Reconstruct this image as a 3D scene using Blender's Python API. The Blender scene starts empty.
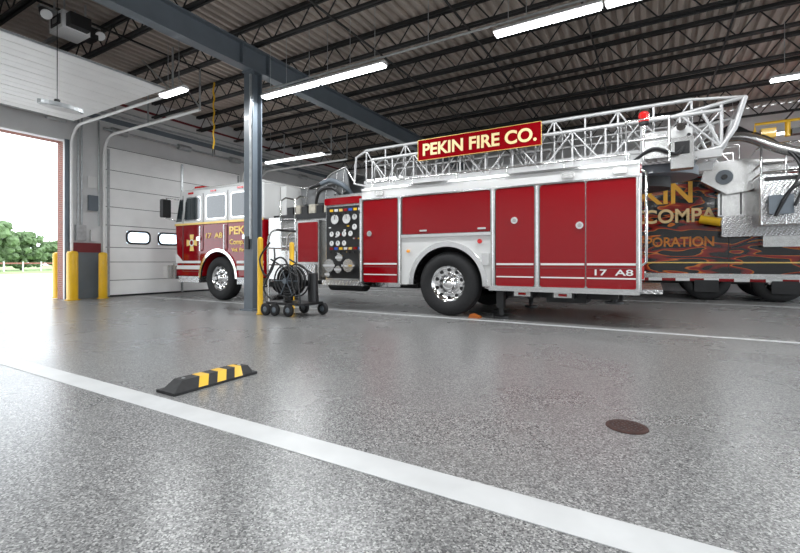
import bpy, math, random
from mathutils import Vector, Matrix
random.seed(7)
S=bpy.context.scene
COL=S.collection
# ---------------------------------------------------------------- materials
def nt(name):
    m=bpy.data.materials.new(name); m.use_nodes=True
    t=m.node_tree; b=t.nodes['Principled BSDF']; return m,t,b
def mat(name,c,r=0.5,metal=0.0,coat=0.0,emit=None,es=0.0,trans=0.0,vary=0.0,vscale=3.0,spec=None):
    m,t,b=nt(name)
    b.inputs['Base Color'].default_value=(*c,1)
    b.inputs['Roughness'].default_value=r
    b.inputs['Metallic'].default_value=metal
    b.inputs['Coat Weight'].default_value=coat
    b.inputs['Coat Roughness'].default_value=0.03
    if spec is not None: b.inputs['Specular IOR Level'].default_value=spec
    if trans: b.inputs['Transmission Weight'].default_value=trans
    if emit:
        b.inputs['Emission Color'].default_value=(*emit,1); b.inputs['Emission Strength'].default_value=es
    if vary:
        tc=t.nodes.new('ShaderNodeTexCoord'); n=t.nodes.new('ShaderNodeTexNoise')
        n.inputs['Scale'].default_value=vscale; n.inputs['Detail'].default_value=5
        t.links.new(tc.outputs['Object'],n.inputs['Vector'])
        cr=t.nodes.new('ShaderNodeValToRGB')
        cr.color_ramp.elements[0].position=0.3; cr.color_ramp.elements[1].position=0.7
        cr.color_ramp.elements[0].color=(*[max(0,x*(1-vary)) for x in c],1)
        cr.color_ramp.elements[1].color=(*[min(1,x*(1+vary)) for x in c],1)
        t.links.new(n.outputs['Fac'],cr.inputs['Fac']); t.links.new(cr.outputs['Color'],b.inputs['Base Color'])
    return m
RED=mat('red_paint',(0.25,0.002,0.006),0.06,coat=0.2,spec=0.4)
WHT=mat('white_paint',(0.68,0.68,0.67),0.2,coat=0.3)
STR=mat('white_stripe',(0.75,0.75,0.74),0.35)
LINE=mat('floor_line_paint',(0.56,0.57,0.57),0.4,vary=0.07,vscale=4)
SIL=mat('brushed_aluminium',(0.6,0.6,0.59),0.24,0.9,vary=0.1,vscale=9)
CHR=mat('chrome',(0.85,0.85,0.85),0.08,1.0)
LAD=mat('ladder_aluminium',(0.58,0.58,0.58),0.4,0.4)
BLK=mat('black_plastic',(0.012,0.012,0.013),0.4)
DRK=mat('dark_chassis',(0.02,0.02,0.021),0.6,vary=0.3)
RUB=mat('tyre_rubber',(0.012,0.012,0.013),0.75,vary=0.25,vscale=20)
GLS=mat('tinted_glass',(0.03,0.04,0.045),0.05,coat=1.0)
GOLD=mat('gold_leaf',(0.85,0.58,0.16),0.35,0.2)
YEL=mat('safety_yellow',(0.8,0.47,0.015),0.4,coat=0.2,vary=0.05)
ORG=mat('orange_rubber',(0.4,0.1,0.01),0.6)
GRY=mat('steel_grey_paint',(0.13,0.155,0.18),0.42,coat=0.15,vary=0.08)
CVR=mat('vinyl_cover_grey',(0.17,0.175,0.18),0.5,vary=0.2,vscale=5)
JST=mat('joist_paint',(0.022,0.022,0.022),0.6,vary=0.2)
DWH=mat('door_white',(0.88,0.88,0.87),0.45,vary=0.03)
SEAM=mat('seam_dark',(0.06,0.06,0.06),0.6)
GALV=mat('galvanised',(0.45,0.47,0.48),0.4,0.7,vary=0.15,vscale=12)
BGL=mat('window_pane',(0.75,0.85,0.92),0.05,trans=0.9)
TUBE=mat('led_tube',(1,1,1),0.4,emit=(0.95,0.98,1.0),es=10)
FIX=mat('fixture_white',(0.7,0.7,0.7),0.4)
BEAC=mat('red_lens',(0.5,0.01,0.01),0.15,coat=1,emit=(1,0.02,0.02),es=0.1)
AMB=mat('amber_lens',(0.9,0.35,0.02),0.15,coat=1)
MAR=mat('maroon_paint',(0.18,0.02,0.025),0.5)
RUST=mat('rusty_iron',(0.05,0.02,0.015),0.75,0.2,vary=0.4,vscale=30)
CONC=mat('concrete',(0.62,0.61,0.59),0.8,vary=0.06,vscale=2)
LEAF=mat('foliage',(0.13,0.2,0.09),0.8,vary=0.4,vscale=2)
BARK=mat('bark',(0.12,0.09,0.07),0.9,vary=0.3)
GRS=mat('grass',(0.24,0.33,0.13),0.9,vary=0.3,vscale=0.5)
HOSE=mat('hose_canvas',(0.45,0.42,0.35),0.8,vary=0.2,vscale=15)
BLUE=mat('blue_label',(0.03,0.1,0.5),0.4)
WBLK=mat('wall_paint',(0.68,0.68,0.68),0.6,vary=0.04)

def floor_mat():
    m,t,b=nt('epoxy_floor'); N=t.nodes; L=t.links
    tc=N.new('ShaderNodeTexCoord')
    v=N.new('ShaderNodeTexVoronoi'); v.inputs['Scale'].default_value=150
    L.new(tc.outputs['Object'],v.inputs['Vector'])
    sp=N.new('ShaderNodeSeparateColor'); L.new(v.outputs['Color'],sp.inputs['Color'])
    cr=N.new('ShaderNodeValToRGB'); e=cr.color_ramp.elements
    e[0].position=0.0; e[0].color=(0.045,0.045,0.046,1)
    e[1].position=1.0; e[1].color=(0.46,0.46,0.45,1)
    a=e.new(0.22); a.color=(0.115,0.116,0.117,1)
    a=e.new(0.5); a.color=(0.195,0.196,0.195,1)
    a=e.new(0.8); a.color=(0.27,0.27,0.265,1)
    L.new(sp.outputs['Red'],cr.inputs['Fac'])
    n=N.new('ShaderNodeTexNoise'); n.inputs['Scale'].default_value=0.7; n.inputs['Detail'].default_value=4
    L.new(tc.outputs['Object'],n.inputs['Vector'])
    mr=N.new('ShaderNodeMapRange'); mr.inputs['To Min'].default_value=0.92; mr.inputs['To Max'].default_value=1.1
    L.new(n.outputs['Fac'],mr.inputs['Value'])
    mx=N.new('ShaderNodeMix'); mx.data_type='RGBA'; mx.blend_type='MULTIPLY'; mx.inputs['Factor'].default_value=1
    L.new(cr.outputs['Color'],mx.inputs[6]); L.new(mr.outputs['Result'],mx.inputs[7])
    L.new(mx.outputs[2],b.inputs['Base Color'])
    r=N.new('ShaderNodeMapRange'); r.inputs['To Min'].default_value=0.22; r.inputs['To Max'].default_value=0.34
    L.new(n.outputs['Fac'],r.inputs['Value']); L.new(r.outputs['Result'],b.inputs['Roughness'])
    b.inputs['Specular IOR Level'].default_value=0.42
    bp=N.new('ShaderNodeBump'); bp.inputs['Strength'].default_value=0.04; bp.inputs['Distance'].default_value=0.002
    L.new(sp.outputs['Green'],bp.inputs['Height']); L.new(bp.outputs['Normal'],b.inputs['Normal'])
    return m
FLOOR=floor_mat()
def brick_mat():
    m,t,b=nt('brick'); N=t.nodes; L=t.links
    tc=N.new('ShaderNodeTexCoord'); mp=N.new('ShaderNodeMapping'); mp.inputs['Rotation'].default_value=(math.pi/2,0,0)
    L.new(tc.outputs['Object'],mp.inputs['Vector'])
    k=N.new('ShaderNodeTexBrick'); k.inputs['Scale'].default_value=5
    k.inputs['Color1'].default_value=(0.3,0.09,0.06,1); k.inputs['Color2'].default_value=(0.22,0.07,0.05,1)
    k.inputs['Mortar'].default_value=(0.45,0.4,0.36,1)
    L.new(mp.outputs['Vector'],k.inputs['Vector']); L.new(k.outputs['Color'],b.inputs['Base Color'])
    b.inputs['Roughness'].default_value=0.85
    return m
BRICK=brick_mat()
def diamond_mat():
    m,t,b=nt('diamond_plate'); N=t.nodes; L=t.links
    b.inputs['Base Color'].default_value=(0.55,0.55,0.55,1); b.inputs['Metallic'].default_value=0.9; b.inputs['Roughness'].default_value=0.25
    tc=N.new('ShaderNodeTexCoord'); mp=N.new('ShaderNodeMapping'); mp.inputs['Rotation'].default_value=(0.78,0.78,0.78)
    L.new(tc.outputs['Object'],mp.inputs['Vector'])
    v=N.new('ShaderNodeTexVoronoi'); v.inputs['Scale'].default_value=22; v.inputs['Randomness'].default_value=0.0
    L.new(mp.outputs['Vector'],v.inputs['Vector'])
    bp=N.new('ShaderNodeBump'); bp.inputs['Strength'].default_value=1.0; bp.inputs['Distance'].default_value=0.014
    L.new(v.outputs['Distance'],bp.inputs['Height']); L.new(bp.outputs['Normal'],b.inputs['Normal'])
    return m
DIA=diamond_mat()
def flame_mat():
    m,t,b=nt('flame_graphics'); N=t.nodes; L=t.links
    tc=N.new('ShaderNodeTexCoord'); mp=N.new('ShaderNodeMapping'); mp.inputs['Scale'].default_value=(0.45,0.1,2.0)
    L.new(tc.outputs['Object'],mp.inputs['Vector'])
    n=N.new('ShaderNodeTexNoise'); n.inputs['Scale'].default_value=1.4; n.inputs['Detail'].default_value=1.5; n.inputs['Distortion'].default_value=1.3
    L.new(mp.outputs['Vector'],n.inputs['Vector'])
    cr=N.new('ShaderNodeValToRGB'); e=cr.color_ramp.elements
    K=(0.007,0.006,0.006,1)
    e[0].position=0.0;e[0].color=K; e[1].position=1;e[1].color=(0.2,0.012,0.006,1)
    for p,c in ((0.45,K),(0.462,(0.7,0.18,0.012,1)),(0.485,(0.3,0.015,0.005,1)),(0.54,(0.18,0.008,0.004,1)),(0.57,K),(0.63,K),(0.64,(0.65,0.18,0.015,1)),(0.67,(0.25,0.012,0.005,1))):
        k=e.new(p); k.color=c
    L.new(n.outputs['Fac'],cr.inputs['Fac']); L.new(cr.outputs['Color'],b.inputs['Base Color'])
    b.inputs['Roughness'].default_value=0.12; b.inputs['Coat Weight'].default_value=0.3
    return m
FLAME=flame_mat()
DECK=mat('roof_deck',(0.47,0.405,0.355),0.5,0.1,vary=0.1,vscale=1.5)

# ---------------------------------------------------------------- mesh builder
class MB:
    def __init__(s): s.v=[];s.f=[];s.m=[];s.sm=[];s.ml=[]
    def mi(s,m):
        if m not in s.ml: s.ml.append(m)
        return s.ml.index(m)
    def add(s,vs,fs,m,smooth=False):
        o=len(s.v); s.v+= [tuple(x) for x in vs]; k=s.mi(m)
        for f in fs: s.f.append([o+i for i in f]); s.m.append(k); s.sm.append(smooth)
    def box(s,x0,x1,y0,y1,z0,z1,m):
        v=[(x0,y0,z0),(x1,y0,z0),(x1,y1,z0),(x0,y1,z0),(x0,y0,z1),(x1,y0,z1),(x1,y1,z1),(x0,y1,z1)]
        s.add(v,[(0,3,2,1),(4,5,6,7),(0,1,5,4),(1,2,6,5),(2,3,7,6),(3,0,4,7)],m)
    def bbox(s,x0,x1,y0,y1,z0,z1,m,c=0.02):
        c=min(c,(x1-x0)/3,(z1-z0)/3)
        P=[(x0+c,z0),(x1-c,z0),(x1,z0+c),(x1,z1-c),(x1-c,z1),(x0+c,z1),(x0,z1-c),(x0,z0+c)]
        s.prism(P,y0,y1,m)
    def prism(s,P,y0,y1,m,axis='y',smooth=False):
        n=len(P)
        def w(p,q):
            if axis=='y': return (p[0],q,p[1])
            if axis=='x': return (q,p[0],p[1])
            return (p[0],p[1],q)
        v=[w(p,y0) for p in P]+[w(p,y1) for p in P]
        fs=[list(range(n)),list(range(2*n-1,n-1,-1))]+[(i,i+n,(i+1)%n+n,(i+1)%n) for i in range(n)]
        s.add(v,fs,m,smooth)
    def cyl(s,a,b,r,m,n=12,r2=None,smooth=True):
        a=Vector(a);b=Vector(b);d=(b-a)
        if d.length<1e-6: return
        d.normalize(); u=d.orthogonal().normalized(); w=d.cross(u)
        r2=r if r2 is None else r2
        v=[];
        for c,rr in((a,r),(b,r2)):
            for i in range(n):
                t=2*math.pi*i/n; v.append(c+u*math.cos(t)*rr+w*math.sin(t)*rr)
        s.add(v,[(i,(i+1)%n,(i+1)%n+n,i+n) for i in range(n)],m,smooth)
        s.add(v,[list(range(n-1,-1,-1)),list(range(n,2*n))],m)
    def tube(s,pts,r,m,n=8,closed=False):
        pts=[Vector(p) for p in pts]; N=len(pts); v=[];up=None
        for i,p in enumerate(pts):
            if closed: d=pts[(i+1)%N]-pts[i-1]
            else: d=pts[min(i+1,N-1)]-pts[max(i-1,0)]
            d.normalize()
            if up is None: up=d.orthogonal().normalized()
            else:
                up=(up-d*up.dot(d)); up=up.normalized() if up.length>1e-5 else d.orthogonal().normalized()
            w=d.cross(up)
            for k in range(n):
                t=2*math.pi*k/n; v.append(p+up*math.cos(t)*r+w*math.sin(t)*r)
        fs=[]
        for i in range(N if closed else N-1):
            j=(i+1)%N
            for k in range(n): fs.append((i*n+k,i*n+(k+1)%n,j*n+(k+1)%n,j*n+k))
        s.add(v,fs,m,True)
        if not closed: s.add(v,[list(range(n-1,-1,-1)),list(range((N-1)*n,N*n))],m)
    def stube(s,pts,r,m,n=8,sub=6):
        P=[Vector(p) for p in pts]; Q=[]
        for i in range(len(P)-1):
            p0=P[max(i-1,0)];p1=P[i];p2=P[i+1];p3=P[min(i+2,len(P)-1)]
            for k in range(sub):
                t=k/sub; Q.append(.5*((2*p1)+(p2-p0)*t+(2*p0-5*p1+4*p2-p3)*t*t+(3*p1-p0-3*p2+p3)*t**3))
        Q.append(P[-1]); s.tube(Q,r,m,n)
    def lathe(s,prof,c,m,axis='y',n=32,smooth=True):
        c=Vector(c); v=[]
        for r,h in prof:
            for i in range(n):
                t=2*math.pi*i/n; a=r*math.cos(t);b=r*math.sin(t)
                v.append(c+Vector((a,h,b) if axis=='y' else (h,a,b) if axis=='x' else (a,b,h)))
        fs=[]
        for j in range(len(prof)-1):
            for i in range(n): fs.append((j*n+i,j*n+(i+1)%n,(j+1)*n+(i+1)%n,(j+1)*n+i))
        s.add(v,fs,m,smooth)
    def sphere(s,c,r,m,sz=1.0,n=14):
        pr=[(max(1e-4,r*math.sin(math.pi*i/8)),-r*sz*math.cos(math.pi*i/8)) for i in range(9)]
        s.lathe(pr,c,m,'z',n)
    def obj(s,name,parent=None,bevel=0):
        me=bpy.data.meshes.new(name); me.from_pydata(s.v,[],s.f)
        for m in s.ml: me.materials.append(m)
        me.polygons.foreach_set('material_index',s.m); me.polygons.foreach_set('use_smooth',s.sm)
        me.update()
        import bmesh
        bm=bmesh.new(); bm.from_mesh(me); bmesh.ops.recalc_face_normals(bm,faces=bm.faces); bm.to_mesh(me); bm.free()
        o=bpy.data.objects.new(name,me); COL.objects.link(o)
        if parent: o.parent=parent
        if bevel:
            b=o.modifiers.new('bevel','BEVEL'); b.width=bevel; b.segments=3; b.limit_method='ANGLE'; b.angle_limit=math.radians(40)
        return o
def empty(name,loc=(0,0,0)):
    e=bpy.data.objects.new(name,None); COL.objects.link(e); e.empty_display_size=0.3; return e
def text(name,body,x,z,y,h,m,parent,width=None,bold=0.02,ext=0.006,align='LEFT'):
    c=bpy.data.curves.new(name,'FONT'); c.body=body; c.size=h/0.7; c.extrude=ext; c.offset=bold*h; c.align_x=align
    c.materials.append(m)
    o=bpy.data.objects.new(name,c); COL.objects.link(o); o.location=(x,y,z); o.rotation_euler=(math.pi/2,0,0)
    if width:
        bpy.context.view_layer.update()
        if o.dimensions.x>0: o.scale=(width/o.dimensions.x,1,1)
    if parent: o.parent=parent
    return o
def rrect(x0,x1,z0,z1,r,n=5):
    P=[]
    for cx,cz,a in((x1-r,z0+r,-90),(x1-r,z1-r,0),(x0+r,z1-r,90),(x0+r,z0+r,180)):
        for i in range(n+1):
            t=math.radians(a+90*i/n); P.append((cx+r*math.cos(t),cz+r*math.sin(t)))
    return P
def arch(x0,x1,z0,z1,cx,cz,r,n=20):
    dz=z0-cz; hx=math.sqrt(max(0,r*r-dz*dz)); a0=math.atan2(dz,-hx); a1=math.atan2(dz,hx)
    if a0<0:a0+=2*math.pi
    P=[(x0,z0)]
    for i in range(n+1):
        t=a0+(a1-a0)*i/n; P.append((cx+r*math.cos(t),cz+r*math.sin(t)))
    P+=[(x1,z0),(x1,z1),(x0,z1)]
    return P

# ---------------------------------------------------------------- room shell
XL=-12.8; XR=9.0; YN=-5.0; YF=17.0; ZC=5.68
b=MB(); b.box(-13.3,XR,YN,YF,-0.2,0,FLOOR); b.obj('floor')
b=MB()
b.box(-13.28,XR,1.6,1.775,0,0.003,LINE); b.obj('floor_line_near')
b=MB(); b.box(-12.5,XR,6.70,6.80,0,0.003,LINE); b.obj('floor_line_mid')
b=MB(); b.box(-12.5,XR,12.0,12.1,0,0.003,LINE); b.obj('floor_line_far')
b=MB()
DO=[(0.9,5.2),(6.1,10.4),(11.4,15.7)]
ys=[YN]+[q for d in DO for q in d]+[YF]
for i in range(0,len(ys),2):
    b.box(-13.0,XL,ys[i],ys[i+1],0,4.02,WBLK)
    b.box(-13.3,-13.0,ys[i],ys[i+1],0,4.02,BRICK)
b.box(-13.0,XL,YN,YF,4.02,5.7,WBLK); b.box(-13.3,-13.0,YN,YF,4.02,6.2,BRICK)
b.obj('wall_left')
b=MB(); b.box(XL-0.5,XR,YF,YF+0.2,0,5.7,WBLK); b.obj('wall_back')
b=MB(); b.box(XL-0.5,XR,YN-0.2,YN,0,5.7,WBLK); b.obj('wall_front')
b=MB()
yy=[YN,-4,0.6,1.6,6.2,7.2,11.8,12.8,16.6,YF]
for i in range(0,len(yy),2): b.box(XR,XR+0.2,yy[i],yy[i+1],0,4.02,WBLK)
b.box(XR,XR+0.2,YN,YF,4.02,5.7,WBLK); b.obj('wall_right')
b=MB()
for y in (5.2,): b.box(XL,XL+0.03,y-0.05,y+0.05,0,4.05,GRY)
b.box(XL,XL+0.02,5.26,5.98,1.2,1.45,MAR)
b.box(XL,XL+0.015,5.26,5.98,0,1.2,GRY)
b.obj('trim_1')
b=MB(); b.box(XL,XL+0.05,YN,YF,4.75,4.88,GRY); b.box(XL,XL+0.03,YN,YF,5.3,5.36,MAR)
b.tube([(XL+.06,5.3,4.95),(XL+.06,YF,4.95)],.03,GALV,8); b.tube([(XL+.06,5.3,5.1),(XL+.06,YF,5.1)],.02,GALV,8)
b.obj('trim_2')
# roof deck: corrugated
b=MB(); P=[];x=XL-0.4
while x<XR+0.2:
    P+=[(x,ZC),(x+0.07,ZC),(x+0.10,ZC+0.07),(x+0.17,ZC+0.07)]; x+=0.2
n=len(P); v=[(p[0],YN-0.1,p[1]) for p in P]+[(p[0],YF+0.1,p[1]) for p in P]
b.add(v,[(i,i+1,i+1+n,i+n) for i in range(n-1)],DECK)
b.box(XL-0.5,XR+0.2,YN-0.2,YF+0.2,ZC+0.08,ZC+0.2,DECK)
b.obj('ceiling')
# joists
b=MB()
y=-4.2
while y<YF-0.3:
    zb,zt=5.2,5.64
    for dy in(-0.035,0.035):
        b.box(XL,XR,y+dy-0.022,y+dy+0.022,zb,zb+0.045,JST)
        b.box(XL,XR,y+dy-0.022,y+dy+0.022,zt-0.04,zt+0.03,JST)
    x=XL+0.1;k=0
    while x<XR-0.35:
        a,c=(zb+.02,zt-.02) if k%2==0 else (zt-.02,zb+.02)
        b.cyl((x,y,a),(x+0.32,y,c),0.014,JST,5); x+=0.32;k+=1
    y+=1.45
for x in(-10.5,-8.6,-4.8,-2.9,-1.0,1.2,3.4): b.box(x-0.015,x+0.015,YN,YF,5.17,5.2,JST)
b.obj('roof_joists')
def ibeam_y(b,x,y0,y1,z0,z1,w,m):
    b.box(x-w/2,x+w/2,y0,y1,z0,z0+0.025,m);b.box(x-w/2,x+w/2,y0,y1,z1-0.025,z1,m);b.box(x-0.01,x+0.01,y0,y1,z0+.025,z1-.025,m)
b=MB(); ibeam_y(b,-6.83,YN,YF,4.7,5.16,0.22,GRY)
for y in(5.6,6.25): b.box(-6.93,-6.73,y,y+0.012,4.725,5.135,GRY)
b.obj('steel_beam')
b=MB(); ibeam_y(b,5.5,YN,YF,4.7,5.16,0.22,GRY); b.obj('steel_beam.001')
b=MB(); cx,cy=-6.83,5.93
b.box(cx-.12,cx+.12,cy-.12,cy-.1,0,4.7,GRY);b.box(cx-.12,cx+.12,cy+.1,cy+.12,0,4.7,GRY);b.box(cx-.01,cx+.01,cy-.1,cy+.1,0,4.7,GRY)
b.box(cx-.18,cx+.18,cy-.18,cy+.18,0,0.03,GRY); b.box(cx-.15,cx+.15,cy-.15,cy+.15,4.67,4.7,GRY)
b.box(cx-.05,cx+.05,cy-.16,cy-.12,1.2,1.45,BLK); b.box(cx+.06,cx+.1,cy-.15,cy-.12,1.4,4.6,GALV)
b.obj('steel_column')
b=MB(); cx,cy=5.5,5.93
b.box(cx-.12,cx+.12,cy-.12,cy-.1,0,4.7,GRY);b.box(cx-.12,cx+.12,cy+.1,cy+.12,0,4.7,GRY);b.box(cx-.01,cx+.01,cy-.1,cy+.1,0,4.7,GRY)
b.obj('steel_column.001')
b=MB(); b.tube([(-6.6,6.0,4.32),(XR-.1,6.0,4.32)],0.018,GALV)
x=-6
while x<XR-.2: b.cyl((x,6,4.32),(x,6,5.2),0.006,GALV,5); x+=1.5
b.obj('ceiling_conduit')
b=MB(); b.tube([(XL+.1,8.9,5.185),(XR-.1,8.9,5.185)],0.02,JST,10); b.obj('sprinkler_pipe')

# closed doors
def closed_door(name,y0,y1,win=True):
    e=empty(name); b=MB(); x0,x1=-12.79,-12.72
    rows=[0.0,0.45,0.95,1.35,1.95,2.45,2.95,3.45,4.06]
    for i in range(len(rows)-1):
        a,c=rows[i],rows[i+1]
        if i==3 and win:
            ws=[];w=y0+0.55
            while w+0.65<y1-0.2: ws.append(w); w+=0.9
            b.box(x0,x1,y0,y1,a+.008,1.47,DWH); b.box(x0,x1,y0,y1,1.82,c-.008,DWH)
            p=y0
            for w in ws: b.box(x0,x1,p,w,1.47,1.82,DWH); p=w+0.65
            b.box(x0,x1,p,y1,1.47,1.82,DWH)
            for w in ws:
                R=rrect(w-.02,w+.67,1.45,1.84,.14); I=rrect(w+.03,w+.62,1.5,1.79,.11); n=len(R)
                v=[(x1+.015,p[0],p[1]) for p in R]+[(x1+.015,p[0],p[1]) for p in I]
                b.add(v,[(k,(k+1)%n,(k+1)%n+n,k+n) for k in range(n)],BLK)
                v=[(x1,p[0],p[1]) for p in R]+[(x1+.015,p[0],p[1]) for p in R]
                b.add(v,[(k,(k+1)%n,(k+1)%n+n,k+n) for k in range(n)],BLK)
                b.box(x0+.03,x0+.036,w,w+.65,1.47,1.82,BGL)
        else:
            b.box(x0,x1,y0,y1,a+.008,c-.008,DWH)
            z=a+.1
            while z<c-.08: b.box(x1,x1+.006,y0+.05,y1-.05,z,z+.02,DWH); z+=.1
        b.box(x0+.01,x1-.012,y0,y1,c-.008,c+.008,SEAM)
    for y in(y0+.08,(y0+y1)/2,y1-.08):
        b.box(x1,x1+.02,y-.03,y+.03,0.02,4.0,GALV)
    b.box(x0,x1+.01,y0,y1,0,0.05,BLK)
    b.obj('panel',e)
    return e
closed_door('door_2',6.05,10.45); closed_door('door_3',11.35,15.75)
def tracks(name,y0,y1,xe=-8.6,z=4.3):
    b=MB(); xs=-12.66
    for y in(y0-.05,y1+.05):
        pts=[(xs,y,0.02),(xs,y,z-.5)]
        for i in range(1,8):
            t=math.pi/2*i/7; pts.append((xs+.5*(1-math.cos(t)),y,z-.5+.5*math.sin(t)))
        pts.append((xe,y,z)); b.tube(pts,0.035,DWH,6)
        b.cyl((xe,y,z),(xe,y,5.3),.02,GALV,6); b.cyl((-10.6,y,z),(-10.6,y,5.3),.02,GALV,6)
        b.cyl((xe+.02,y,z+.02),(-9.5,y,5.3),.015,GALV,6)
    b.cyl((-12.6,y0-.1,4.5),(-12.6,y1+.1,4.5),.03,GALV,8)
    for y in(y0+.3,y1-.3,(y0+y1)/2): b.cyl((-12.6,y-.2,4.5),(-12.6,y+.2,4.5),.09,GALV,12)
    return b.obj(name)
tracks('garage_door_track',0.85,5.2,-8.4,4.36); tracks('garage_door_track.001',6.05,10.45); tracks('garage_door_track.002',11.35,15.75)
b=MB(); x=-12.2
for i in range(7):
    b.box(x,x+.535,0.9,5.1,4.39,4.44,DWH); b.box(x+.25,x+.28,0.95,5.05,4.383,4.39,DWH); x+=.545
    b.box(x-.012,x+.002,0.9,5.1,4.4,4.43,GALV)
b.obj('door_1')
b=MB(); o_=-.3
b.box(-8.3+o_,-7.85+o_,3.25,3.65,4.72,5.0,FIX); b.box(-8.2+o_,-7.95+o_,3.65,3.82,4.76,4.95,BLK)
b.box(-7.85+o_,-7.7+o_,3.3,3.6,4.75,4.95,BLK); b.box(-12.6,-8.3+o_,3.43,3.48,4.8,4.86,GALV)
b.box(-8.22+o_,-7.9+o_,3.235,3.25,4.78,4.94,BLK); b.box(-8.15+o_,-8.0+o_,3.23,3.235,4.82,4.9,GALV)
for y in(3.3,3.6): b.cyl((-7.9+o_,y,5.0),(-7.9+o_,y,5.25),.015,GALV,6);b.cyl((-8.25+o_,y,5.0),(-8.25+o_,y,5.25),.015,GALV,6)
for y in(3.08,3.85):
    b.cyl((-8.1+o_,y,4.98),(-7.96+o_,y,4.86),.05,BLK,14,.09); b.cyl((-7.96+o_,y,4.86),(-7.95+o_,y,4.85),.08,FIX,14)
b.box(-8.15+o_,-8.05+o_,3.03,3.9,5.0,5.03,GALV)
b.obj('garage_door_opener')
b=MB(); hx=-7.86; b.cyl((hx,3.07,3.4),(hx,3.07,5.2),.006,BLK,5)
P=[(hx+.11*math.cos(2*math.pi*i/28),3.12+.3*math.sin(2*math.pi*i/28)) for i in range(28)]
b.prism(P,3.31,3.37,GALV,'z'); P=[(hx+.085*math.cos(2*math.pi*i/28),3.12+.26*math.sin(2*math.pi*i/28)) for i in range(28)]
b.prism(P,3.295,3.31,FIX,'z'); b.cyl((hx,3.07,3.37),(hx,3.07,3.43),.04,BLK,12); b.obj('pendant_lamp')
b=MB(); pts=[]
for i in range(60):
    pts.append((-8.97+.012*math.sin(i*.5),6.62+.012*math.cos(i*.5),5.2-.027*i))
b.tube(pts,.02,YEL,6); b.cyl((-8.97,6.62,3.45),(-8.97,6.62,3.62),.03,BLK,8); b.obj('air_hose_drop')
b=MB()
for y in(5.42,5.5,5.9): b.cyl((XL+.08,y,1.9),(XL+.08,y,4.7),.022,GALV,8)
b.box(XL+.04,XL+.14,5.36,5.58,1.5,1.9,GALV); b.box(XL+.04,XL+.12,5.7,5.85,1.5,1.8,FIX); b.box(XL+.04,XL+.1,5.65,5.88,2.3,2.7,GRY)
b.box(XL+.04,XL+.06,5.66,5.87,2.9,3.2,STR)
b.obj('electrical_conduit')

# lights
def fixture(x0,x1,y,z=4.17,w=0.09,energy=60,name='ceiling_light'):
    b=MB(); b.prism([(y-w,z+.02),(y+w,z+.02),(y+w*.5,z+.08),(y-w*.5,z+.08)],x0,x1,FIX,'x')
    b.box(x0+.02,x1-.02,y-w*.7,y+w*.7,z-.012,z+.02,TUBE)
    for x in(x0+.2,x1-.2): b.cyl((x,y,z+.08),(x,y,5.2),.006,GALV,5)
    o=b.obj(name)
    l=bpy.data.lights.new(name+'_lamp','AREA'); l.shape='RECTANGLE'; l.size=x1-x0-.1; l.size_y=.15; l.energy=energy; l.color=(.95,.98,1)
    lo=bpy.data.objects.new('lamp',l); COL.objects.link(lo); lo.location=((x0+x1)/2,y,z-.03); lo.parent=o
E=74
for x0,x1 in((-6.62,-5.23),(-5.2,-3.79),(-1.95,-.55),(-.52,.9),(3.0,5.2)): fixture(x0,x1,6.0,energy=E*.75)
for x0,x1 in((-10.9,-8.5),(1.8,4.2)): fixture(x0,x1,10.0,energy=E*1.3)
for x0,x1 in((-10.6,-8.2),(1.6,4.0)): fixture(x0,x1,14.2,energy=E)
for x0,x1 in((-6.2,-3.8),(-2.2,.2),(2.5,4.9)): fixture(x0,x1,1.2,energy=E)  # out-of-view row near the camera, added to illuminate the room
for x0,x1 in((-11.5,-9.1),(-7.2,-4.8),(-2.2,.2),(2.5,4.9)): fixture(x0,x1,-2.5,energy=E*1.2)  # unseen row behind the camera, also added just for more light
fixture(-8.35,-7.6,5.0,4.2,energy=55)

def bollard(x,y,h=1.2,r=.085,name='bollard'):
    b=MB(); b.lathe([(.001,0),(r*1.35,0),(r*1.35,.02),(r,.021),(r,h-.05),(r*.85,h-.015),(r*.5,h),(.001,h+.008)],(x,y,0),YEL,'z',20); b.obj(name)
bollard(-13.6,5.3); bollard(-12.45,5.18,1.22,.12); bollard(-12.4,5.85,1.2,.1)
bollard(-6.15,5.5,1.4,.05); bollard(-6.35,6.5,1.35,.05)

# parking block
b=MB(); yc0,yc1=1.83,2.57; prof=[(-.11,0),(.11,0),(.11,.02),(.05,.085),(-.05,.085),(-.11,.02)]
RB2=mat('block_rubber',(.014,.014,.015),.6,vary=.3,vscale=25)
def sect(y,s,sh=0): 
    return [(-3.02+p[0],y+(sh if k in(3,4) else 0),p[1]*(s if k in(3,4) else 1)) for k,p in enumerate(prof)]
cuts=[(yc0,.25,.0),(yc0+.10,1,.0),(yc0+.19,1,.05),(yc0+.27,1,.05),(yc0+.35,1,.05),(yc0+.43,1,.05),(yc0+.51,1,.05),(yc0+.59,1,.03),(yc1-.05,.9,.0),(yc1,.25,.0)]
cols=[0,0,1,0,1,0,1,0,0]
for i in range(len(cuts)-1):
    A=sect(*cuts[i]);B=sect(*cuts[i+1])
    for k in range(6):
        j=(k+1)%6
        m=YEL if cols[i] and k in(2,3,4) else RB2
        b.add([A[k],A[j],B[j],B[k]],[(0,1,2,3)],m)
b.add(sect(*cuts[0]),[range(6)],RB2); b.add(sect(*cuts[-1]),[range(6)],RB2)
for y in(yc0+.14,yc1-.1): b.cyl((-3.02,y,.08),(-3.02,y,.087),.014,GALV,12)
b.obj('parking_block')
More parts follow.
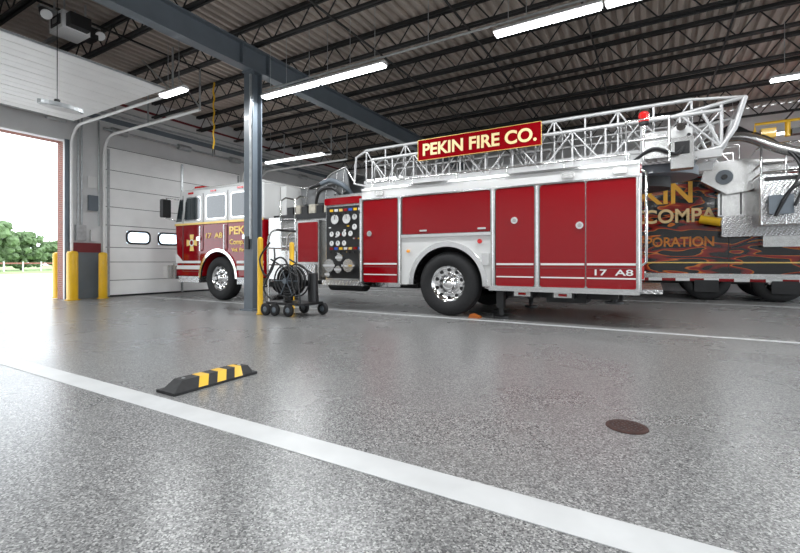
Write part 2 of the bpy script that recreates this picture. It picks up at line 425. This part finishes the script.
# drain cover
b=MB(); c=(-.13,2.81,0); b.lathe([(.001,.004),(.085,.004),(.09,.006),(.11,.006),(.112,0)],c,RUST,'z',28)
for k in range(3):
    for i in range(6*(k+1)):
        t=2*math.pi*i/(6*(k+1)); r=.025*(k+1); b.lathe([(.006,.008),(.0001,.008)],(c[0]+r*math.cos(t),c[1]+r*math.sin(t),0),BLK,'z',6)
b.obj('floor_drain')

# ---------------------------------------------------------------- wheels
def wheel(b,x,y,z,r,w=.3,s=-1,dual=False):
    d=-s
    pr=[(r*.56,.03),(r*.62,.0),(r*.78,-.012),(r*.93,.01),(r*.99,.05),(r,.09),(r,w-.06),(r*.97,w-.02),(r*.6,w)]
    b.lathe([(p[0],p[1]*d) for p in pr],(x,y,z),RUB,'y',40)
    for k in (.11,.16,.21): b.lathe([(r+.002,k*d),(r+.002,(k+.012)*d)],(x,y,z),BLK,'y',40)
    rim=[(r*.58,.03),(r*.56,.035),(r*.54,.06),(r*.46,.09),(r*.3,.1),(r*.27,.07),(r*.24,.05),(r*.2,.03),(r*.17,-.01),(r*.001,-.015)]
    b.lathe([(p[0],p[1]*d) for p in rim],(x,y,z),CHR,'y',32)
    for i in range(10):
        t=2*math.pi*i/10; p=(x+r*.33*math.cos(t),y+.1*d,z+r*.33*math.sin(t)); b.cyl(p,(p[0],y+.055*d,p[2]),.02,CHR,6)
        t+=.31; p=(x+r*.44*math.cos(t),y+.092*d,z+r*.44*math.sin(t)); b.cyl(p,(p[0],y+.08*d,p[2]),.034,BLK,10)

# ---------------------------------------------------------------- ladder fire truck
T=empty('ladder_fire_truck')
Y0,Y1=7.0,9.46
b=MB()
wheel(b,-9.32,7.03,.545,.545); wheel(b,-3.13,7.0,.565,.565)
wheel(b,-9.32,Y1-.03,.545,.545,s=1); wheel(b,-3.13,Y1-.0,.565,.565,s=1)
b.cyl((-3.13,7.3,.56),(-3.13,9.2,.56),.09,DRK); b.cyl((-9.32,7.3,.55),(-9.32,9.2,.55),.07,DRK)
b.obj('wheels',T)
b=MB(); b.box(-11,-.3,7.8,7.9,.62,.85,DRK); b.box(-11,-.3,8.55,8.65,.62,.85,DRK)
b.box(-8.1,-6.2,7.5,9.0,.45,.62,DRK); b.box(-7.9,-7.0,7.25,7.75,.38,.62,DRK)
b.cyl((-6.1,7.5,.5),(-5.2,7.5,.5),.17,DRK,16); b.box(-5.9,-4.2,7.9,8.5,.4,.62,DRK)
b.box(-2.3,-.4,7.4,9.0,.36,.52,DRK); b.box(-1.5,-.9,7.3,7.9,.3,.5,DRK)
for x in(-2.22,-.5):
    for y in(7.12,9.2):
        g=x<-1
        b.box(x-.06,x+.06,y,y+.14,.18 if g else .4,.56,BLK); b.cyl((x,y+.07,.05 if g else .36),(x,y+.07,.4),.045,DRK,12)
        b.cyl((x,y+.07,0.0 if g else .33),(x,y+.07,.04 if g else .36),.13,BLK,16)
for x in(-1.98,-1.36): 
    b.box(x,x+.32,7.02,7.3,.38,.5,BLK); b.box(x+.03,x+.29,7.01,7.02,.40,.48,SIL); b.box(x+.1,x+.22,7.0,7.01,.42,.46,RED)
b.obj('chassis',T)
b=MB()
P=arch(-11.02,-7.72,.58,1.94,-9.32,.55,.66)
P[0]=(-11.0,.58); P[-1]=(-11.09,1.94)
b.prism(P,Y0,Y1,RED)
b.obj('cab_lower',T,.04)
b=MB()
b.prism([(-11.09,1.94),(-7.72,1.94),(-7.72,2.80),(-10.86,2.84)],Y0,Y1,WHT)
b.box(-10.6,-7.9,7.15,9.3,2.82,2.90,WHT)
b.obj('cab_roof',T,.07)
b=MB()
y=Y0
for (x0,x1,xs) in((-10.66,-10.02,.1),(-9.74,-9.04,0),(-8.80,-8.26,0)):
    f=lambda R:[(p[0]+(xs*(p[1]-2.0)/.66 if p[0]<(x0+x1)/2 else 0),p[1]) for p in R]
    b.prism(f(rrect(x0-.035,x1+.035,2.02,2.64,.07)),y-.012,y,CHR)
    b.prism(f(rrect(x0,x1,2.05,2.61,.06)),y-.018,y-.012,GLS)
b.box(-11.05,-11.0,7.15,9.3,2.0,2.7,GLS)
b.prism([(-11.02,2.02),(-10.8,2.02),(-10.72,2.6),(-10.86,2.6)],y-.015,y,GLS)
for x in(-10.74,-9.90,-8.95,-8.12): b.box(x-.008,x+.008,y-.006,y,(.7 if x!=-9.90 and x!=-8.95 else 1.3),2.7,SEAM)
b.box(-10.74,-9.90,y-.006,y,.7,.71,SEAM)
b.box(-11.09,-7.72,y-.014,y,1.915,1.965,GOLD)
b.prism([(-11.03,.92),(-10.0,.92),(-10.0,.98),(-10.75,.98),(-11.05,1.2),(-11.05,1.1)],y-.012,y,STR)
b.box(-8.62,-7.72,y-.012,y,.92,.98,STR)
b.box(-11.0,-10.0,y-.012,y,.76,.86,STR); b.box(-8.62,-7.72,y-.012,y,.76,.86,STR)
A=[];B=[]
for i in range(25):
    t=math.pi*i/24; A.append((-9.32+.66*math.cos(t),.55+.66*math.sin(t)));B.append((-9.32+.73*math.cos(t),.55+.73*math.sin(t)))
b.prism(A+B[::-1],y-.03,y+.02,CHR)
for x in(-9.97,-9.04,-8.18):
    b.cyl((x,y-.05,1.25),(x,y-.05,1.85),.016,CHR,8); b.cyl((x,y-.05,1.25),(x,y,1.25),.016,CHR,6);b.cyl((x,y-.05,1.85),(x,y,1.85),.016,CHR,6)
for x in(-10.15,-8.4): b.bbox(x,x+.16,y-.03,y,1.5,1.6,CHR)
b.bbox(-11.62,-11.0,Y0-.02,Y1+.02,.5,.86,CHR,.05); b.box(-11.5,-11.1,7.2,9.2,.86,.92,DIA)
b.box(-10.9,-10.05,Y0-.02,7.4,.42,.58,DIA); b.box(-8.6,-7.75,Y0-.02,7.4,.42,.58,DIA)
b.tube([(-11.0,y+.05,2.62),(-11.12,y-.22,2.64),(-11.12,y-.24,2.1),(-11.02,y,2.05)],.02,CHR)
b.bbox(-11.19,-11.05,y-.36,y-.14,2.12,2.6,BLK,.03)
b.bbox(-10.7,-10.35,7.3,9.1,2.9,2.98,BEAC,.03)
for x in(-10.5,-9.6,-8.6): b.bbox(x,x+.2,y-.02,y,2.71,2.76,BEAC,.01)
def cross(cx,cz,r,yy,m,m2):
    P=[]
    for k in range(4):
        a=math.pi/2*k
        for da,rr in((-.38,r),(0,r*.93),(.38,r),(math.pi/4,r*.36)):
            P.append((cx+rr*math.cos(a+da),cz+rr*math.sin(a+da)))
    b.prism(P,yy-.006,yy,m); b.cyl((cx,yy-.01,cz),(cx,yy,cz),r*.4,m2,20); b.cyl((cx,yy-.013,cz),(cx,yy,cz),r*.26,RED,20)
cross(-10.36,1.45,.23,y-.004,GOLD,STR)
b.obj('cab_trim',T)
text('cab_letters','17  A8',-9.82,1.55,y-.008,.13,GOLD,T,.62)
text('cab_letters_2','PEKIN',-8.9,1.62,y-.008,.19,GOLD,T,.85,bold=.03)
text('cab_letters_3','Comp. 1',-8.88,1.38,y-.008,.12,GOLD,T,.62)
text('cab_letters_4','Vol. Fire',-8.8,1.2,y-.008,.09,GOLD,T,.5)
b=MB()
b.box(-7.66,-5.95,7.25,9.3,.62,1.9,SIL); b.box(-7.6,-7.2,7.05,7.3,.56,1.95,SIL)
b.bbox(-7.15,-6.72,7.0,7.3,.56,1.2,SIL); b.bbox(-6.66,-6.12,7.0,7.3,.95,1.8,RED); b.box(-6.7,-6.08,7.02,7.3,.56,1.84,SIL)
b.bbox(-6.62,-6.16,6.985,7.0,.62,.9,DIA)
b.box(-7.6,-5.9,7.2,9.3,1.9,2.02,BLK)
b.box(-7.68,-7.5,7.5,9.2,1.9,2.75,WHT)
for z in(1.3,1.5,1.7,1.9): b.cyl((-7.2,7.05,z),(-6.72,7.05,z),.02,CHR,8)
for x in(-7.18,-6.74): b.tube([(x,7.05,1.2),(x,7.0,1.6),(x,7.0,2.3),(x,7.15,2.4),(x,7.4,2.4)],.02,CHR)
for i in range(6): b.box(-7.28+i*.22,-7.1+i*.22,7.3,9.2,2.02,2.2+.03*(i%2),HOSE if i%2 else BLK)
b.obj('crosslay_module',T)
b=MB(); px0,px1=-5.9,-4.97
b.box(px0,px1,7.03,9.4,.56,2.32,SIL); b.box(px0+.04,px1-.04,7.0,7.03,.62,2.08,BLK)
b.bbox(px0,px1,6.98,7.03,2.12,2.26,RED)
rg=random.Random(3)
for x,z,r in((-5.62,1.82,.1),(-5.32,1.82,.1),(-5.7,1.52,.055),(-5.54,1.52,.055),(-5.38,1.52,.055),(-5.22,1.52,.055),(-5.12,1.85,.06),(-5.7,1.33,.055),(-5.54,1.33,.055),(-5.38,1.33,.055),(-5.12,1.65,.06)):
    b.cyl((x,7.0,z),(x,6.97,z),r,CHR,20); b.cyl((x,6.97,z),(x,6.965,z),r*.83,STR,20); b.box(x-.005,x+.005,6.96,6.965,z,z+r*.7,BLK)
for i in range(7):
    for j in range(2):
        x=-5.76+i*.12; z=1.98 if j else 1.2
        b.box(x,x+.08,6.985,7.0,z,z+.05,[RED,BLUE,YEL,STR,GOLD][(i+j*2)%5])
        b.cyl((x+.04,7.0,z-.05),(x+.04,6.94,z-.05),.012,CHR,8); b.box(x+.01,x+.07,6.92,6.94,z-.07,z-.03,BLK)
for x,z,r in((-5.68,.88,.12),(-5.2,.88,.12),(-5.45,.8,.07),(-5.42,1.04,.07),(-5.72,.7,.05)):
    b.cyl((x,7.0,z),(x,6.9,z),r,CHR,20); b.cyl((x,6.9,z),(x,6.86,z),r*1.12,SIL,10); b.box(x-r*1.3,x+r*1.3,6.85,6.875,z-.02,z+.02,CHR)
for i in range(14):
    x=rg.uniform(-5.8,-5.05); z=rg.uniform(1.1,1.75); b.box(x,x+.05,6.99,7.0,z,z+.025,[STR,RED,YEL][i%3])
b.box(px0-.02,px1,6.93,7.3,.48,.58,DIA)
b.obj('pump_panel',T)
b=MB(); X0,X1=-4.93,-.16
b.box(X0,X1,7.03,Y1-.03,1.4,2.34,SIL); b.box(X0,-3.95,7.03,Y1-.03,.52,1.4,SIL); b.box(-2.36,X1,7.03,Y1-.03,.52,1.4,SIL)
b.box(-3.95,-2.36,7.5,8.96,.9,1.4,DRK)
b.box(-3.95,-2.36,7.5,8.96,.5,.9,DRK)
b.obj('body_core',T)
b=MB()
y=6.975
b.prism(arch(-4.06,-2.32,.54,1.4,-3.13,.56,.69),6.99,7.05,WHT)
A=[];B=[]
for i in range(29):
    t=-.03+(math.pi+.06)*i/28; A.append((-3.13+.66*math.cos(t),.56+.66*math.sin(t)));B.append((-3.13+.75*math.cos(t),.56+.75*math.sin(t)))
b.prism(A+B[::-1],6.96,7.1,CHR)
A=[(-3.13+.7*math.cos(math.pi*i/24),.56+.7*math.sin(math.pi*i/24)) for i in range(25)]
B=[(-3.13+.66*math.cos(math.pi*i/24),.56+.66*math.sin(math.pi*i/24)) for i in range(25)]
b.prism(A+B[::-1],7.05,7.5,BLK)
doors=[(-4.9,-4.13,.56,2.15),(-4.02,-2.34,1.46,2.15),(-2.24,-1.62,.56,2.15),(-1.53,-.875,.56,2.15),(-.86,-.2,.56,2.15)]
for x0,x1,z0,z1 in doors:
    b.bbox(x0,x1,y-.01,7.03,z0,z1,RED,.025)
    if z0<1:
        b.box(x0+.01,x1-.01,y-.014,y-.008,.90,.93,STR); b.box(x0+.01,x1-.01,y-.014,y-.008,.70,.72,STR)
        b.box(x0+.01,x1-.01,y-.012,y-.008,.855,.862,SEAM)
b.obj('compartment_doors',T,.008)
b=MB()
for x in(-4.96,-4.08,-2.29,-1.575,-.17):
    b.box(x-.035,x+.035,6.96,7.03,.52,2.2,SIL)
    b.cyl((x,6.957,.56),(x,6.957,2.16),.009,CHR,8)
b.box(X0,X1,6.955,7.03,2.17,2.36,WHT); b.box(X0,X1,6.93,7.03,2.34,2.38,CHR); b.box(X0,X1,6.95,7.03,2.155,2.18,CHR)
b.box(-4.95,-4.05,6.94,7.03,.48,.56,CHR); b.box(-2.35,X1,6.94,7.03,.48,.56,CHR); b.box(-4.05,-2.32,6.96,7.03,1.4,1.45,CHR)
for x,z in((-4.75,1.5),(-.95,1.5),(-1.93,1.62)):
    b.cyl((x,6.965,z),(x,6.945,z),.055,CHR,20); b.cyl((x,6.945,z),(x,6.938,z),.03,SIL,12)
for x in(-4.0,-2.9): b.bbox(x+.35,x+.5,6.94,6.965,1.5,1.53,CHR,.01)
for x in(-4.6,-1.2,-.5): b.bbox(x,x+.18,6.93,6.955,2.22,2.30,SIL,.01)
b.cyl((-2.52,7.0,1.3),(-2.52,6.96,1.3),.04,BEAC,16); b.cyl((-3.9,7.0,1.15),(-3.9,6.96,1.15),.03,AMB,12)
b.bbox(-2.48,-2.36,6.965,7.0,.9,1.1,CHR,.01)
b.box(X0,X1,7.1,9.4,2.34,2.4,DIA)
for x in (-4.8,-3.9,-3.0,-2.1,-1.2,-.3): b.cyl((x,7.12,2.4),(x,7.12,2.52),.012,CHR,6)
b.cyl((-4.8,7.12,2.52),(-.3,7.12,2.52),.014,CHR,8)
b.box(X1,X1+.02,7.05,9.4,.55,2.34,RED); b.box(X1,X1+.28,7.05,9.4,.5,.56,DIA)
b.tube([(X1+.02,7.0,.9),(X1+.08,6.98,.95),(X1+.08,6.98,2.2),(X1+.02,7.0,2.25)],.018,CHR)
for z in(.8,1.1,1.4,1.7,2.0): b.cyl((X1+.06,7.3,z),(X1+.06,7.7,z),.015,CHR,6)
b.bbox(X1+.0,X1+.05,7.1,7.25,.7,1.0,BEAC,.01)
b.obj('body_trim',T)
text('side_number','17  A8',-.78,.755,6.962,.085,STR,T,.5)
def truss(b,x0,x1,y,z0,z1,m,step=.42,r=.03,rt=.032):
    b.box(x0,x1,y-r,y+r,z0-r*1.3,z0+r*1.3,m); b.cyl((x0,y,z1),(x1,y,z1),rt,m,10)
    n=max(1,round((x1-x0)/step)); s=(x1-x0)/n
    for i in range(n+1):
        x=x0+i*s; b.cyl((x,y,z0),(x,y,z1),.017,m,6)
        if i<n: b.cyl((x,y,z1 if i%2==0 else z0),(x+s,y,z0 if i%2==0 else z1),.015,m,6)
b=MB()
for y in(7.72,8.78): truss(b,-5.2,.85,y,2.52,3.14,LAD,.5,.04)
for y in(7.86,8.64): truss(b,-5.45,.5,y,2.62,3.40,LAD,.5,.028)
for y in(8.0,8.5): b.box(-5.6,.3,y-.02,y+.02,2.7,2.76,LAD); b.cyl((-5.6,y,3.2),(.3,y,3.2),.02,LAD,8)
for x in [(-5.4+.4*i) for i in range(15)]: 
    b.cyl((x,7.72,2.56),(x,8.78,2.56),.02,LAD,6); b.cyl((x,8.0,2.73),(x,8.5,2.73),.018,BLK,6)
for y in(7.72,8.78):
    b.tube([(.3,y,2.52),(.85,y,2.6),(1.0,y,2.85),(1.12,y,3.28)],.035,LAD,8)
    b.cyl((.3,y,3.15),(1.12,y,3.28),.03,LAD,8); b.cyl((.85,y,2.6),(.6,y,3.2),.022,LAD,6); b.cyl((.85,y,2.6),(.85,y,3.24),.022,LAD,6); b.cyl((.35,y,3.15),(.85,y,2.6),.018,LAD,6)
b.cyl((1.12,7.72,3.28),(1.12,8.78,3.28),.03,LAD,8)
b.cyl((.5,7.86,3.4),(1.12,7.78,3.3),.025,LAD,8)
for y in (7.86,8.64): b.tube([(-5.45,y,3.40),(-5.72,y,3.28),(-5.78,y,2.7),(-5.45,y,2.62)],.028,LAD)
b.obj('aerial_ladder',T)
b=MB()
b.cyl((.0,8.25,2.3),(0,8.25,2.44),.62,GRY,28); b.cyl((-.2,8.25,2.14),(-.2,8.25,2.3),.45,DRK,28); b.box(-.5,.55,7.55,8.95,2.42,2.47,DIA)
for y in(7.62,8.82): b.prism([(-.25,2.46),(.45,2.46),(.5,2.9),(.35,3.02),(.15,2.85)],y,y+.06,WHT)
b.box(-.1,.2,7.35,7.6,2.47,2.85,SIL); b.cyl((.35,7.5,2.92),(.35,8.95,2.92),.06,CHR,12)
b.box(.22,.5,7.4,7.6,2.3,2.75,SIL); b.box(.27,.45,7.39,7.4,2.5,2.68,BLK)
for y in(7.95,8.5): b.cyl((.15,y,2.5),(-1.5,y,2.44),.07,GRY,12)
b.tube([(-.35,7.3,2.4),(-.35,7.3,3.05),(.2,7.3,3.05),(.2,7.3,2.4)],.018,CHR); b.tube([(-.35,7.3,2.75),(.2,7.3,2.75)],.014,CHR)
b.cyl((-.12,7.5,3.02),(-.12,7.5,3.06),.07,BLK,16); b.cyl((-.12,7.5,3.06),(-.12,7.5,3.18),.075,BEAC,16); b.sphere((-.12,7.5,3.18),.075,BEAC,.6)
b.cyl((-.12,7.5,2.47),(-.12,7.5,3.02),.02,CHR,8)
b.stube([(-.3,7.4,2.42),(0,7.3,2.6),(.3,7.35,2.5),(.45,7.5,2.8)],.025,BLK)
b.obj('turntable',T)
b=MB(); b.box(-4.03,-1.64,7.6,7.63,2.95,3.36,RED); 
for z in(2.95,3.352): b.box(-4.03,-1.64,7.592,7.6,z,z+.008,GOLD)
for x in(-4.03,-1.648): b.box(x,x+.008,7.592,7.6,2.95,3.36,GOLD)
for x in(-3.8,-1.9): b.box(x,x+.04,7.63,7.72,3.0,3.1,SIL)
b.obj('sign_board',T)
text('sign_letters','PEKIN FIRE CO.',-3.93,3.045,7.594,.225,mat('sign_gold',(.9,.72,.36),.4),T,2.19,bold=.035)
# ladder tip: hinged tip guard panels, monitor
b=MB()
G=[(-7.3,2.32),(-7.38,2.72),(-6.85,2.66),(-6.4,2.98),(-6.0,3.08),(-5.92,2.62),(-6.4,2.34)]
b.prism(G,7.85,7.89,CVR); b.prism(G,8.62,8.66,CVR)
b.prism([(-6.85,2.60),(-6.4,2.92),(-6.0,3.03),(-6.0,3.0),(-6.4,2.88),(-6.85,2.55)],7.89,8.62,SIL)
b.tube([(-7.38,7.84,2.74),(-6.85,7.84,2.68),(-6.4,7.84,3.0),(-6.0,7.84,3.1),(-5.75,7.86,2.7)],.022,SIL)
for x,z0,z1 in((-7.2,2.34,2.7),(-6.9,2.34,2.66),(-6.6,2.34,2.83),(-6.3,2.36,3.0),(-6.1,2.5,3.04)): b.cyl((x,7.84,z0),(x+.05,7.84,z1),.014,SIL,6)
b.box(-7.3,-5.5,7.9,8.6,2.3,2.36,GRY)
b.stube([(-6.0,8.2,2.4),(-6.0,7.8,2.65),(-6.3,7.7,2.8),(-6.6,7.7,2.75)],.055,GRY,12); b.cyl((-6.6,7.7,2.75),(-6.95,7.7,2.68),.05,BLK,12,.035)
b.stube([(-6.6,7.5,2.2),(-6.35,7.35,2.5),(-6.0,7.35,2.55),(-5.8,7.5,2.35)],.035,BLK,8)
b.cyl((-5.95,7.4,2.02),(-5.95,7.4,2.42),.03,BLK,8)
b.box(-6.0,-5.2,7.9,8.6,2.36,2.5,GRY)
b.obj('ladder_tip_guard',T)
b=MB(); x,y=-2.72,6.95; b.prism([(x,0),(x+.2,0),(x+.2,.02),(x+.07,.07),(x+.03,.06)],y,y+.13,ORG); b.obj('wheel_chock')

# ---------------------------------------------------------------- equipment cart
C=empty('hose_reel_cart'); b=MB()
def small_wheel(x,y,r=.11):
    b.lathe([(r*.5,-.03),(r*.85,-.035),(r,-.02),(r,.02),(r*.85,.035),(r*.5,.03)],(x,y,r),RUB,'y',20)
    b.lathe([(.001,-.02),(r*.2,-.03),(r*.5,-.025),(r*.5,.025),(.001,.02)],(x,y,r),GRY,'y',16)
for x,y in((-5.95,5.45),(-5.45,5.5),(-5.6,6.05),(-5.15,6.05),(-5.75,5.47)): small_wheel(x,y)
b.box(-6.0,-5.1,5.5,6.0,.2,.24,BLK); 
for y in(5.52,5.98): b.stube([(-5.95,y,.24),(-5.98,y,1.1),(-5.92,y,1.45),(-5.75,y,1.52)],.018,SIL); b.tube([(-5.2,y,.24),(-5.25,y,.7),(-5.9,y,1.0)],.016,BLK)
b.cyl((-5.75,5.52,1.52),(-5.75,5.98,1.52),.02,BLK,8)
for z in(.6,.9,1.2): b.cyl((-5.96,5.52,z),(-5.96,5.98,z),.014,SIL,6)
for k,(yy_,r) in enumerate(((5.58,.24),(5.60,.19),(5.64,.21),(5.68,.24),(5.72,.2),(5.76,.24),(5.6,.145))):
    b.tube([(-5.55+r*math.cos(2*math.pi*i/24),yy_,.62+r*math.sin(2*math.pi*i/24)) for i in range(24)],.024,BLK,8,True)
for yy_ in(5.55,5.81): b.tube([(-5.55+.29*math.cos(2*math.pi*i/24),yy_,.62+.29*math.sin(2*math.pi*i/24)) for i in range(24)],.014,BLK,8,True)
for i in range(3):
    t=math.pi/3*i; b.cyl((-5.55-.28*math.cos(t),5.55,.62-.28*math.sin(t)),(-5.55+.28*math.cos(t),5.55,.62+.28*math.sin(t)),.01,GRY,6)
b.cyl((-5.55,5.5,.62),(-5.55,5.86,.62),.05,GRY,12)
for x in(-5.85,-5.25): b.cyl((x,5.9,.24),(x,5.9,.75),.09,BLK,14)
b.stube([(-5.9,5.5,1.3),(-6.05,5.4,1.0),(-5.9,5.42,.7),(-5.7,5.45,1.0),(-5.5,5.5,.95),(-5.3,5.5,.4)],.016,BLK)
b.stube([(-5.9,5.6,1.2),(-5.75,5.45,.9),(-5.95,5.4,.5),(-5.8,5.42,.3)],.016,BLK)
b.obj('cart_body',C)

# ---------------------------------------------------------------- second truck
Q=empty('tower_ladder_fire_truck'); b=MB()
YA,YB=13.2,15.7
b.box(-5.5,4.5,YA,YB,.55,3.12,FLAME); b.obj('body_panels',Q,.04)
b=MB()
for x in(-4.2,1.15,2.55): 
    wheel(b,x,YA+.02,.52,.52); wheel(b,x,YB-.02,.52,.52,s=1)
b.obj('wheels',Q)
b=MB()
for i in range(34): b.box(-5.5+i*.3,-5.5+(i+1)*.3,YA-.025,YA-.005,.47,.54,RED if i%2 else STR)
b.box(-5.5,4.5,YA-.02,YA,.54,.66,SIL); b.box(-5.5,4.5,YA-.012,YA,.92,.95,GOLD); b.box(-5.5,4.5,YA-.02,YA+.05,3.1,3.16,CHR)
b.box(-5.5,4.5,YA+.3,YB-.3,.4,.56,DRK)
for x in(-2.5,-.9,1.6,3.1): b.box(x-.01,x+.01,YA-.006,YA,.62,3.1,BLK)
for x in(.9,2.4): b.bbox(x,x+.5,YA-.04,YA-.0,.2,.5,DRK)
b.bbox(1.42,3.3,12.85,YA,1.55,2.05,DIA); b.bbox(1.35,2.2,12.9,YA,2.05,2.6,SIL)
b.bbox(2.2,4.2,12.9,YA,1.3,1.55,SIL); b.box(1.5,1.9,12.88,12.9,1.62,1.95,GRY)
for x in(1.4,1.78,2.15): b.box(x,x+.025,12.88,12.9,2.08,2.58,BLK)
b.obj('body_trim',Q)
text('side_letters','PEKIN',-.95,2.47,YA-.012,.52,mat('letter_yellow',(.85,.42,.02),.4),Q,1.78,bold=.03)
text('side_letters_2','COMPANY',-.22,1.97,YA-.012,.34,mat('letter_cream',(.8,.58,.28),.4),Q,2.2,bold=.03)
text('side_letters_3','CORPORATION',-.8,1.35,YA-.012,.24,mat('letter_orange',(.65,.22,.03),.4),Q,2.1,bold=.03)
b=MB()
b.prism([(-4.5,3.25),(2.2,3.05),(2.2,3.45),(-4.5,3.6)],14.1,14.8,WHT)
for y in(14.0,14.9): truss(b,-4.5,1.9,y,3.3,3.95,LAD,.5,.04)
# elbow
b.prism([(1.0,2.9),(1.5,2.55),(1.9,2.6),(2.6,2.9),(2.6,3.25),(1.6,3.35),(1.1,3.3)],12.7,13.1,SIL)
b.cyl((1.45,12.65,2.95),(1.45,13.6,2.95),.17,GRY,20); b.cyl((1.45,12.62,2.95),(1.45,12.66,2.95),.06,BLK,16)
b.prism([(1.5,2.85),(3.9,2.15),(3.9,2.4),(1.6,3.12)],12.75,13.0,LAD)
# basket
bx0,bx1,by0,by1,bz=2.0,3.6,11.9,13.1,1.75
b.box(bx0,bx1,by0,by1,bz,bz+.06,DIA)
b.bbox(bx0,bx0+.75,by0-.02,by0+.03,bz+.06,bz+1.05,DIA); b.bbox(bx0+.8,bx1,by0-.02,by0+.03,bz+.06,bz+1.05,DIA)
b.box(bx0,bx0+.03,by0,by1,bz+.06,bz+1.05,DIA)
for z in(bz+1.1,bz+1.3,bz+1.7): b.tube([(bx0,by1,z),(bx0,by0,z),(bx1,by0,z),(bx1,by1,z)],.025,CHR)
for x in(bx0,bx0+.4,bx0+.8,bx0+1.2,bx1): b.cyl((x,by0,bz),(x,by0,bz+1.7),.022,CHR,8)
b.bbox(bx0+.1,bx0+.5,by0-.15,by0,bz+.2,bz+.6,GRY); b.bbox(bx0+.9,bx0+1.25,by0-.12,by0,bz+.4,bz+.9,BLK)
b.box(bx0+.05,bx0+.7,by0-.03,by0-.02,bz+.92,bz+1.0,BLK)
for i in range(4):
    b.stube([(1.0+.08*i,12.4,3.6+.03*i),(1.5,12.1,3.85+.05*i),(2.1,11.9,3.6-.03*i),(2.6+.1*i,11.75,2.9),(2.3+.2*i,11.7,2.2-.1*i)],.03,BLK,8)
b.stube([(.85,12.5,3.5),(1.1,12.3,3.72),(1.7,12.0,3.7),(2.3,11.9,3.35),(3.1,11.85,3.0)],.11,SIL,14)
b.stube([(2.2,11.75,1.9),(2.5,11.7,2.5),(3.0,11.7,2.45),(3.5,11.7,1.9)],.035,BLK,8)
b.tube([(1.9,11.95,3.75),(1.9,11.95,3.92),(3.4,11.95,3.92),(3.4,11.95,3.75)],.03,YEL,8)
b.box(2.0,2.25,11.9,12.1,3.6,3.8,YEL); b.box(2.5,3.3,11.9,12.1,3.62,3.74,BLK); b.cyl((2.45,12,3.6),(2.45,12,3.95),.05,YEL,10)
b.cyl((1.0,12.9,2.0),(1.4,12.8,1.9),.1,YEL,14)
b.cyl((2.6,11.9,3.1),(3.4,11.7,3.25),.07,CHR,12); b.cyl((3.4,11.7,3.25),(3.65,11.65,3.3),.05,BLK,12)
b.cyl((2.8,12.9,2.3),(2.8,13.3,2.3),.1,GRY,12)
b.obj('tower_boom_and_basket',Q)

# ---------------------------------------------------------------- outside
b=MB(); b.box(-44,-13.3,-60,80,-.25,-.02,CONC); b.obj('driveway')
b=MB(); b.box(-160,-44,-120,160,-.3,0.0,GRS); b.obj('lawn_ground')
b=MB(); b.box(9.2,60,-60,60,-.25,-.02,CONC); b.obj('apron_ground')
def tree(x,y,h,seed):
    rg=random.Random(seed); b=MB(); b.cyl((x,y,0),(x,y,h*.5),.22,BARK,8,.12)
    for i in range(170):
        a=rg.uniform(0,6.28); r=rg.uniform(0,.52)*h; z=h*(.12+.8*rg.random()); r*=math.sqrt(max(0.05,1-((z/h-.48)/.52)**2))
        rr=h*rg.uniform(.06,.11); c=Vector((x+r*math.cos(a),y+r*math.sin(a),z)); n=8
        v=[];
        for j in range(1,5):
            for k in range(n):
                q=rr*rg.uniform(.6,1.3); th=math.pi*j/5; ph=2*math.pi*k/n
                v.append(c+Vector((q*math.sin(th)*math.cos(ph),q*math.sin(th)*math.sin(ph),q*math.cos(th))))
        f=[(j*n+k,j*n+(k+1)%n,(j+1)*n+(k+1)%n,(j+1)*n+k) for j in range(3) for k in range(n)]
        f+=[list(range(n)),list(range(3*n,4*n))]
        b.add(v,f,LEAF)
    b.obj('tree')
for i,(x,y,h) in enumerate(((-60,17,5.8),(-64,21.5,4.6),(-66,26,3.9),(-60,12,5.2),(-70,31.5,4.2),(-72,36,4.0),(-62,6,5.5))): tree(x,y,h,i)
b=MB()
for i in range(30): b.box(-55,-54.9,5+i*1.5,5.1+i*1.5,0,1.0,FIX)
b.box(-55,-54.92,5,50,.75,.9,BRICK); b.obj('fence')

# ---------------------------------------------------------------- world, camera
w=bpy.data.worlds.new('World'); S.world=w; w.use_nodes=True
bg=w.node_tree.nodes['Background']; bg.inputs['Color'].default_value=(.88,.94,1,1); bg.inputs['Strength'].default_value=3.8
cam=bpy.data.cameras.new('camera'); co=bpy.data.objects.new('camera',cam); COL.objects.link(co)
co.location=(0,0,.95); co.rotation_euler=(math.pi/2,0,math.radians(30.3))
cam.sensor_width=36; cam.lens=433/800*36; cam.shift_y=-14.5/800; cam.clip_end=400
S.camera=co
S.view_settings.view_transform='Standard'
S.view_settings.exposure=0.0
